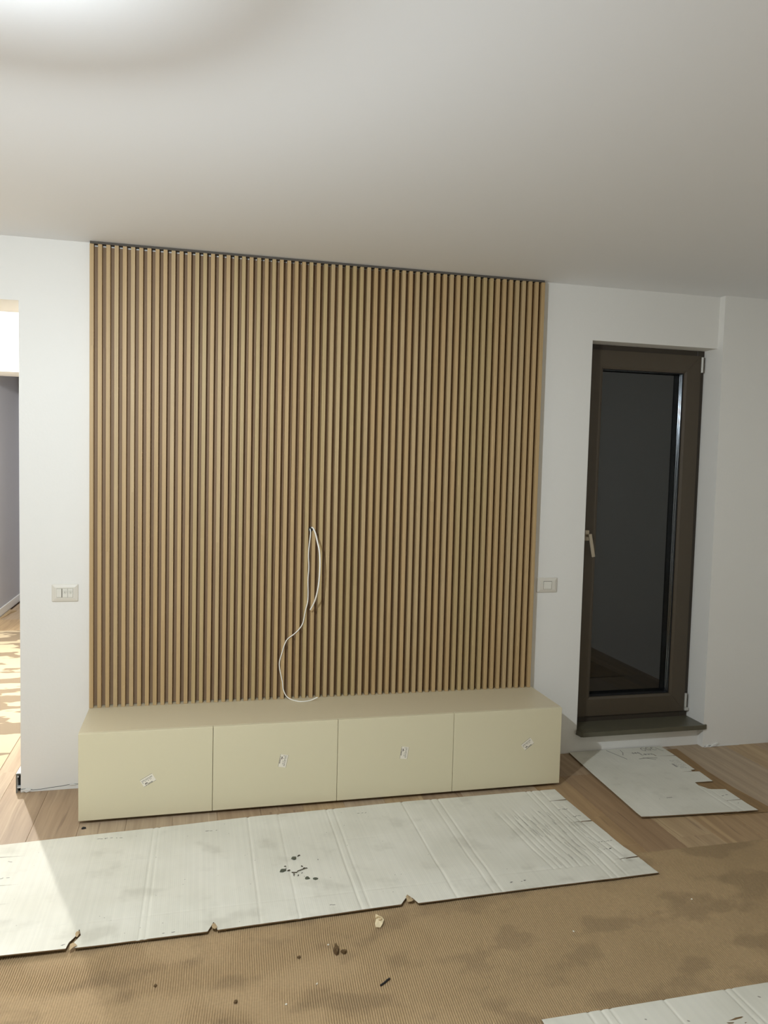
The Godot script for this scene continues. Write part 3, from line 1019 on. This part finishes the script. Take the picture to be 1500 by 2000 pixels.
func sheet_two() -> void:
	# brown board under the white one
	var bo := spread([3.05, 0.052, 3.359, 0.052, 3.345, 0.21, 3.325, 0.39, 3.322, 0.614, 3.336, 0.80, 3.343, 0.905, 3.05, 0.893])
	var bh := func(x: float, z: float) -> float: return 0.0022 + 0.0006 * sin(x * 21.0 + z * 9.0)
	var bp := sheet(bo, steps_of(3.03, 3.38, 0.04), steps_of(0.04, 0.92, 0.04), bh, 0.002, Vector2(3.0, 0.0), Vector2(1, 1))
	var kn := noise(301, 0.03, 3)
	var kt := tex(img_of(256, 256, func(x: int, y: int) -> Color: return Color(0.575, 0.46, 0.31) * (1.0 + 0.10 * kn.get_noise_2d(x * 3.0, y * 0.6))))
	var ob := commit("cardboard_sheet", bp[0], tmat(kt, Color.WHITE, 0.85))
	tag(ob, "plain brown cardboard strip showing under the white sheet by the balcony door", "cardboard")
	commit("cut_edge", bp[1], M.kraft_edge, ob)
	var org := Vector2(2.59, -0.03)
	var size := Vector2(0.72, 0.96)
	var k := 1024 / 0.72
	var out := spread([2.667, 0.007, 2.909, 0.006, 3.276, 0.010, 3.273, 0.158, 3.257, 0.372, 3.228, 0.374, 3.226, 0.396, 3.264, 0.402, 3.252, 0.534, 3.145, 0.528, 3.139, 0.567, 3.163, 0.611, 3.175, 0.625, 3.25, 0.64, 3.245, 0.765, 3.24, 0.896, 3.104, 0.890, 2.617, 0.853, 2.644, 0.341])
	out = cut(out, [wedge(Vector2(3.152, 0.153), Vector2(3.28, 0.166), 0.0035), wedge(Vector2(3.152, 0.388), Vector2(3.24, 0.395), 0.004), wedge(Vector2(3.132, 0.763), Vector2(3.26, 0.766), 0.0035)])
	var und := noise(62, 2.0, 2)
	var hf := func(x: float, z: float) -> float:
		var h := 0.0095 + 0.0012 * und.get_noise_2d(x, z)
		h += crease(x, 3.125 + 0.01 * (z - 0.7), 0.005, 0.0024) * smoothstep(0.5, 0.6, z) + crease(x, 3.165, 0.005, 0.002) * smoothstep(0.55, 0.66, z)
		h += crease(x, 3.152, 0.003, 0.0006) * smoothstep(0.5, 0.4, z)
		return h + 0.004 * smoothstep(0.8, 0.9, z) + 0.002 * smoothstep(2.68, 2.62, x)
	var parts := sheet(out, steps_of(2.60, 3.30, 0.035, [3.125, 3.152, 3.165]), steps_of(-0.02, 0.92, 0.035), hf, 0.0048, org, size)
	var img := liner(1024, 1365, 211, k, 0.35)
	var ink := c8(62, 58, 50)
	var Q := func(x: float, z: float) -> Vector2: return (Vector2(x, z) - org) * k
	# slashes, tick and the handwriting near the wall
	stroke(img, [Q.call(2.905, 0.02), Q.call(2.955, 0.165)], 2.6, ink, 0.85)
	stroke(img, [Q.call(2.99, 0.03), Q.call(2.985, 0.07), Q.call(2.965, 0.105)], 1.8, ink, 0.8)
	stroke(img, [Q.call(3.225, 0.03), Q.call(3.245, 0.085)], 2.4, ink, 0.8)
	write_hand(img, Q.call(3.125, 0.018), "OGC", 66.0, 2.2, ink)
	write_hand(img, Q.call(3.035, 0.075), "oeo", 34.0, 2.4, ink)
	write_hand(img, Q.call(3.075, 0.10), "Eauu", 40.0, 2.0, ink)
	stroke(img, [Q.call(3.03, 0.175), Q.call(3.09, 0.17), Q.call(3.14, 0.18)], 7.0, c8(130, 124, 110), 0.35)
	stroke(img, [Q.call(3.06, 0.165), Q.call(3.12, 0.20)], 4.0, c8(96, 92, 80), 0.5)
	# printed block at the right edge
	var rr := RandomNumberGenerator.new()
	rr.seed = 9
	for row in 7:
		for c in 26:
			if rr.randf() < 0.62:
				var at: Vector2 = Q.call(3.19 + row * 0.0085, 0.225 + c * 0.0048)
				stroke(img, [at, at + Vector2(rr.randf_range(1, 6), 0)], 1.0, ink, 0.7)
	for c in 16:
		var at3: Vector2 = Q.call(3.172, 0.275 + c * 0.003)
		stroke(img, [at3, at3 + Vector2(18, 0)], 1.0, ink, 0.8)
	for q in [[2.83, 0.68, 0.0], [2.875, 0.675, 0.03], [3.175, 0.71, 0.012], [3.205, 0.70, 0.01], [3.20, 0.80, 0.004]]:
		var at4: Vector2 = Q.call(q[0], q[1])
		stroke(img, [at4, at4 + Vector2(q[2] * k, rr.randf_range(-3, 3))], 2.6, ink, 0.8)
	var m := board_mat(img, size)
	var o := commit("cardboard_sheet", parts[0], m)
	tag(o, "white cardboard sheet with scribbled marks and torn edge below the balcony door", "cardboard")
	commit("cut_edge", parts[1], M.kraft_edge, o)

# loose marker letters; at = upper left in pixels, h = height
func write_hand(i: Image, at: Vector2, word: String, h: float, r: float, c: Color) -> void:
	var glyph := {
		"O": [[0.4, 0, 0.05, 0.25, 0.02, 0.7, 0.3, 1, 0.65, 0.75, 0.68, 0.25, 0.4, 0]],
		"G": [[0.6, 0.15, 0.3, 0, 0.02, 0.4, 0.15, 0.9, 0.5, 0.95, 0.62, 0.55, 0.35, 0.55]],
		"C": [[0.7, 0.1, 0.3, 0.05, 0.02, 0.5, 0.25, 0.95, 0.7, 0.9]],
		"E": [[0.5, 0, 0.05, 0.1, 0.1, 1.0, 0.6, 0.95], [0.08, 0.5, 0.45, 0.45]],
		"o": [[0.3, 0.2, 0.05, 0.5, 0.2, 0.95, 0.55, 0.8, 0.55, 0.35, 0.3, 0.2]],
		"e": [[0.08, 0.6, 0.55, 0.5, 0.35, 0.2, 0.06, 0.5, 0.2, 0.95, 0.6, 0.85]],
		"a": [[0.5, 0.4, 0.2, 0.3, 0.05, 0.75, 0.3, 0.95, 0.5, 0.4, 0.55, 0.95]],
		"u": [[0.05, 0.35, 0.1, 0.9, 0.45, 0.85, 0.5, 0.35, 0.55, 0.95]]}
	var x := at.x
	for ch in word:
		for g in glyph[ch]:
			var pts := []
			for k in range(0, g.size(), 2): pts.append(Vector2(x + g[k] * h * 0.8, at.y + g[k + 1] * h))
			stroke(i, pts, r, c, 0.85)
		x += h * 0.72

func sheet_three() -> void:
	var org := Vector2(1.4, 2.0)
	var size := Vector2(2.4, 1.0)
	var out := spread([1.545, 2.021, 1.849, 2.020, 1.955, 2.019, 2.354, 2.016, 3.5, 2.012, 3.5, 2.9, 1.53, 2.9])
	var folds := [1.70, 1.745, 1.775, 1.965, 2.19, 2.215, 2.36]
	var und := noise(63, 1.5, 2)
	var hf := func(x: float, z: float) -> float:
		var h := 0.0140 + 0.0012 * und.get_noise_2d(x, z)
		for f in folds: h += crease(x, f, 0.005, 0.0022)
		return h
	var parts := sheet(out, steps_of(1.5, 3.52, 0.05, folds), steps_of(2.0, 2.92, 0.05), hf, 0.0045, org, size)
	var img := liner(1024, 427, 221, 427.0, 0.4)
	var k := 1024 / 2.4
	var rr := RandomNumberGenerator.new()
	rr.seed = 15
	for s in 24:
		var at := (Vector2(rr.randf_range(1.7, 3.0), rr.randf_range(2.04, 2.4)) - org) * k
		stroke(img, [at, at + Vector2(rr.randf_range(0, 3), rr.randf_range(0, 3))], 0.7, c8(80, 74, 62), 0.6)
	var o := commit("cardboard_sheet", parts[0], board_mat(img, size))
	tag(o, "white cardboard sheet cropped by the bottom right corner of the picture", "cardboard")
	commit("cut_edge", parts[1], M.kraft_edge, o)
	# torn spot where the liner has lifted
	var st := mb()
	var c2 := Vector3(2.14, 0.0125, 2.15)
	var rg := []
	for i in 11:
		var a := TAU * i / 11.0
		rg.append(c2 + Vector3(cos(a) * rr.randf_range(0.025, 0.05), rr.randf_range(0, 0.003), sin(a) * rr.randf_range(0.008, 0.022)))
	for i in 11: face(st, [c2, rg[i], rg[(i + 1) % 11]], c2 - Vector3(0, 1, 0))
	commit("torn_flap", st, M.kraft_edge, o)

func hall_paper() -> void:
	var org := Vector2(-2.4, -3.9)
	var size := Vector2(2.0, 4.0)
	var out := spread([-2.3, -3.84, -0.50, -3.84, -0.498, -0.817, -0.493, -0.32, -0.49, -0.06, -2.3, -0.06])
	var und := noise(64, 1.8, 3)
	var hf := func(x: float, z: float) -> float: return 0.004 + 0.0014 * und.get_noise_2d(x, z)
	var parts := sheet(out, steps_of(-2.32, -0.48, 0.08), steps_of(-3.86, -0.04, 0.08), hf, 0.003, org, size)
	var n1 := noise(401, 0.012, 4)
	var n2 := noise(402, 0.004, 2)
	var t := tex(img_of(512, 1024, func(x: int, y: int) -> Color:
		var g: float = n1.get_noise_2d(x * 0.55, y * 1.5) + 0.5 * n2.get_noise_2d(x, y)
		var q: float = smoothstep(0.02, 0.10, g)
		return Color(0.755, 0.69, 0.575).lerp(Color(0.525, 0.46, 0.375), q)))
	var o := commit("floor_paper", parts[0], tmat(t, Color.WHITE, 0.85))
	tag(o, "pale brown protective paper with darker patches on the hall floor", "paper")
	commit("cut_edge", parts[1], M.kraft_edge, o)
	# crumpled paper end against the far baseboard
	var st := mb()
	var q2 := [Vector3(-1.44, 0.006, -4.35), Vector3(-1.40, 0.012, -4.55), Vector3(-1.385, 0.02, -4.72), Vector3(-1.355, 0.006, -4.85), Vector3(-1.445, 0.004, -4.95)]
	for i in 3: face(st, [q2[4], q2[i], q2[i + 1]], Vector3(-1.4, -1, -4.7))
	for i in 4: face(st, [q2[i], q2[i + 1], Vector3(q2[i + 1].x, 0.0, q2[i + 1].z), Vector3(q2[i].x, 0.0, q2[i].z)], Vector3(-1.5, 0, -4.7))
	tag(commit("paper_scrap", st, M.kraft_torn), "curled paper scrap against the baseboard of the far room", "paper")

# ------------------------------------------------------------------ cables from the panel
func cables() -> void:
	var st := mb()
	var a := [Vector3(1.1045, 1.334, 0.02), Vector3(1.1055, 1.339, 0.045), Vector3(1.107, 1.340, 0.055), Vector3(1.112, 1.334, 0.067), Vector3(1.12, 1.311, 0.085), Vector3(1.127, 1.271, 0.11), Vector3(1.135, 1.225, 0.13), Vector3(1.137, 1.174, 0.145), Vector3(1.136, 1.121, 0.15), Vector3(1.133, 1.068, 0.15), Vector3(1.128, 1.018, 0.14), Vector3(1.121, 0.971, 0.12), Vector3(1.112, 0.935, 0.095), Vector3(1.102, 0.907, 0.075)]
	tube(st, smooth_line(a, 5), 0.0038, 10)
	tag(commit("cable", st, M.cable), "short thicker white cable bowing out from the hole in the slats", "cable")
	st = mb()
	var b := [Vector3(1.0955, 1.328, 0.02), Vector3(1.0965, 1.331, 0.046), Vector3(1.099, 1.308, 0.052)]
	for q in [[1.093, 1.249], [1.09, 1.194], [1.093, 1.129], [1.09, 1.064], [1.092, 0.987], [1.09, 0.943], [1.081, 0.905], [1.073, 0.862], [1.066, 0.829], [1.047, 0.799], [1.02, 0.773], [0.988, 0.749], [0.973, 0.722], [0.96, 0.678], [0.948, 0.635], [0.947, 0.602], [0.955, 0.558], [0.964, 0.519], [0.969, 0.48]]:
		b.append(Vector3(q[0], q[1], 0.052))
	b.append_array([Vector3(0.984, 0.446, 0.058), Vector3(1.005, 0.430, 0.068), Vector3(1.032, 0.4272, 0.095), Vector3(1.062, 0.4272, 0.112), Vector3(1.108, 0.4285, 0.103), Vector3(1.145, 0.445, 0.106)])
	tube(st, smooth_line(b, 5), 0.0027, 10)
	tag(commit("cable", st, M.cable), "long thin white cable trailing down the slats onto the cabinet top", "cable")
	# the hole both come out of
	st = mb()
	lathe(st, Vector3.ZERO, [[0.0, 0.0], [0.013, 0.0], [0.0125, 0.002], [0.0, 0.002]], 14)
	var h := MeshInstance3D.new()
	h.name = "cable_hole"
	h.mesh = st.commit()
	h.material_override = M.black
	get_node("slat_wall_panel").add_child(h, true)
	h.position = Vector3(1.100, 1.330, 0.0445)
	h.rotation = Vector3(PI / 2, 0, 0)

# ------------------------------------------------------------------ debris
func bit(called: String, at: Vector3, lx: float, lz: float, hh: float, turn: float, m: Material, curl := 0.0) -> MeshInstance3D:
	var st := mb()
	var n := 7
	var rt := []
	var rb := []
	for i in n:
		var a := TAU * i / n
		var k := rng.randf_range(0.65, 1.1)
		var p := Vector3(cos(a) * lx * 0.5 * k, 0, sin(a) * lz * 0.5 * k)
		p.y = curl * pow(absf(p.x) / (lx * 0.5), 2.0)
		rb.append(p)
		rt.append(Vector3(p.x * 0.85, p.y + hh * rng.randf_range(0.6, 1.1), p.z * 0.85))
	for i in n:
		var j := (i + 1) % n
		face(st, [rb[i], rb[j], rt[j], rt[i]], Vector3(0, hh * 0.4, 0))
		face(st, [Vector3(0, hh, 0), rt[i], rt[j]], Vector3(0, -1, 0))
	var o := commit(called, st, m)
	o.position = at
	o.rotation.y = turn
	return o

func debris() -> void:
	var y1 := 0.0058
	for q in [[0.873, 1.006, 0.040, 0.022, 0.3, "dark feathery scrap on the white sheet, left of the crumb cluster"],
		[0.928, 0.917, 0.026, 0.024, 1.2, "small round dark scrap on the white sheet, farthest from the viewer"],
		[0.992, 1.097, 0.022, 0.026, 0.9, "dark curled scrap at the right edge of the crumb cluster"],
		[0.962, 1.087, 0.020, 0.024, 2.1, "grey scrap in the middle of the crumb cluster on white cardboard"]]:
		tag(bit("dark_scrap", Vector3(q[0], y1, q[1]), q[2], q[3], 0.006, q[4], M.scrap_green, 0.003), q[5], "scrap")
	var st := mb()
	tube(st, [Vector3(0.905, y1 + 0.003, 1.028), Vector3(0.925, y1 + 0.004, 1.034), Vector3(0.93, y1 + 0.004, 1.024), Vector3(0.968, y1 + 0.004, 1.006)], 0.0018, 6)
	tag(commit("twig", st, M.scrap), "thin dark bent twig on the white sheet above the crumbs", "twig")
	# crumbs swept about on the sheet
	var crumb: MeshInstance3D = null
	for i in 30:
		var x: float = 0.93 + rng.randfn(0.0, 0.045)
		var z := 1.10 + rng.randfn(0.0, 0.075)
		if i == 0:
			crumb = bit("crumb", Vector3(x, y1 + 0.0005, z), 0.013, 0.0046, 0.0036, rng.randf() * TAU, M.scrap)
			tag(crumb, "tiny dark crumb scattered on the white cardboard sheet", "crumb", "dark crumbs on the white sheet")
		else:
			var c: MeshInstance3D = crumb.duplicate()
			c.name = "crumb"
			add_child(c, true)
			c.position = Vector3(x, y1 + 0.0005, z)
			c.rotation.y = rng.randf() * TAU
			c.scale = Vector3.ONE * rng.randf_range(0.5, 1.25)
	tag(bit("tape_scrap", Vector3(0.783, y1 + 0.0006, 1.172), 0.044, 0.014, 0.0012, -0.75, M.yellow), "small yellow tape scrap on the white cardboard sheet", "tape")
	# on the ribbed cardboard
	var yc := 0.0046
	var fl := base("plaster_flake", Vector3(1.174, yc, 1.424))
	tag(fl, "pale curled flake lying on the ribbed cardboard by the sheet's notch", "flake")
	st = mb()
	var o := [Vector2(0.003, -0.046), Vector2(0.009, -0.028), Vector2(0.020, -0.02), Vector2(0.024, 0.0), Vector2(0.014, 0.022), Vector2(0.0, 0.042), Vector2(-0.018, 0.04), Vector2(-0.014, 0.015), Vector2(-0.006, -0.005), Vector2(-0.004, -0.025)]
	var cc := Vector3(0.002, 0.009, 0.004)
	for i in o.size():
		var p1: Vector2 = o[i]
		var p2: Vector2 = o[(i + 1) % o.size()]
		var h1 := 0.004 + 0.004 * absf(sin(i * 1.3))
		var h2 := 0.004 + 0.004 * absf(sin(((i + 1) % o.size()) * 1.3))
		face(st, [cc, Vector3(p1.x, h1, p1.y), Vector3(p2.x, h2, p2.y)], Vector3(0, -1, 0))
		face(st, [Vector3(p1.x, h1, p1.y), Vector3(p2.x, h2, p2.y), Vector3(p2.x * 0.9, 0.0, p2.y * 0.9), Vector3(p1.x * 0.9, 0.0, p1.y * 0.9)], Vector3.ZERO)
	commit("flake_body", st, mat(c8(226, 208, 170), 0.8), fl)
	st = mb()
	tube(st, smooth_line([Vector3(-0.006, 0.010, -0.008), Vector3(0.004, 0.012, -0.014), Vector3(0.014, 0.011, -0.008), Vector3(0.012, 0.011, 0.004), Vector3(0.002, 0.012, 0.006)], 4), 0.0022, 6)
	commit("curl", st, mat(c8(206, 182, 140), 0.8), fl)
	var lf := base("dead_leaf", Vector3(1.005, yc, 1.567))
	tag(lf, "crumpled dark brown leaf scrap on the ribbed cardboard in the middle foreground", "leaf")
	for q in [[-0.012, 0.0, 0.022, 0.045, 0.014], [0.016, 0.008, 0.026, 0.018, 0.009], [-0.006, -0.016, 0.010, 0.026, 0.016]]:
		var b := bit("leaf_piece", Vector3(q[0], 0, q[1]), q[2], q[3], q[4], rng.randf() * 0.6, M.leaf, 0.004)
		remove_child(b)
		b.name = "leaf_piece"
		lf.add_child(b, true)
	st = mb()
	tube(st, [Vector3(1.103, yc + 0.002, 1.765), Vector3(1.120, yc + 0.003, 1.755), Vector3(1.128, yc + 0.004, 1.748), Vector3(1.140, yc + 0.004, 1.740)], 0.0032, 7)
	tag(commit("twig", st, M.black), "short black twig on the ribbed cardboard in the foreground", "twig")
	for q in [[0.974, 1.521, "white chip on the ribbed cardboard beside the dead leaf"], [0.905, 1.714, "pale chip on the ribbed cardboard in front of the dead leaf"], [0.797, 1.788, "white chip on the ribbed cardboard nearest the viewer"],
		[1.86, 1.62, "white chip on the ribbed cardboard before the right end of the sheet"], [2.42, 1.52, "rightmost white chip on the stained ribbed cardboard"]]:
		tag(bit("white_chip", Vector3(q[0], yc, q[1]), 0.009, 0.006, 0.003, rng.randf() * TAU, M.speck), q[2], "chip")
	for q in [[0.645, 1.745, "small brown scrap in the near left foreground of the ribbed cardboard"], [0.865, 1.57, "tiny brown scrap left of the dead leaf"], [0.40, 1.62, "tiny dark scrap on the left part of the ribbed cardboard"]]:
		tag(bit("brown_scrap", Vector3(q[0], yc, q[1]), 0.012, 0.016, 0.005, rng.randf() * TAU, M.leaf), q[2], "scrap")
	tag(bit("dark_scrap", Vector3(0.03, 0.0, 0.46), 0.03, 0.014, 0.008, 0.3, M.black), "black scrap on the floor under the left front cabinet corner", "scrap")
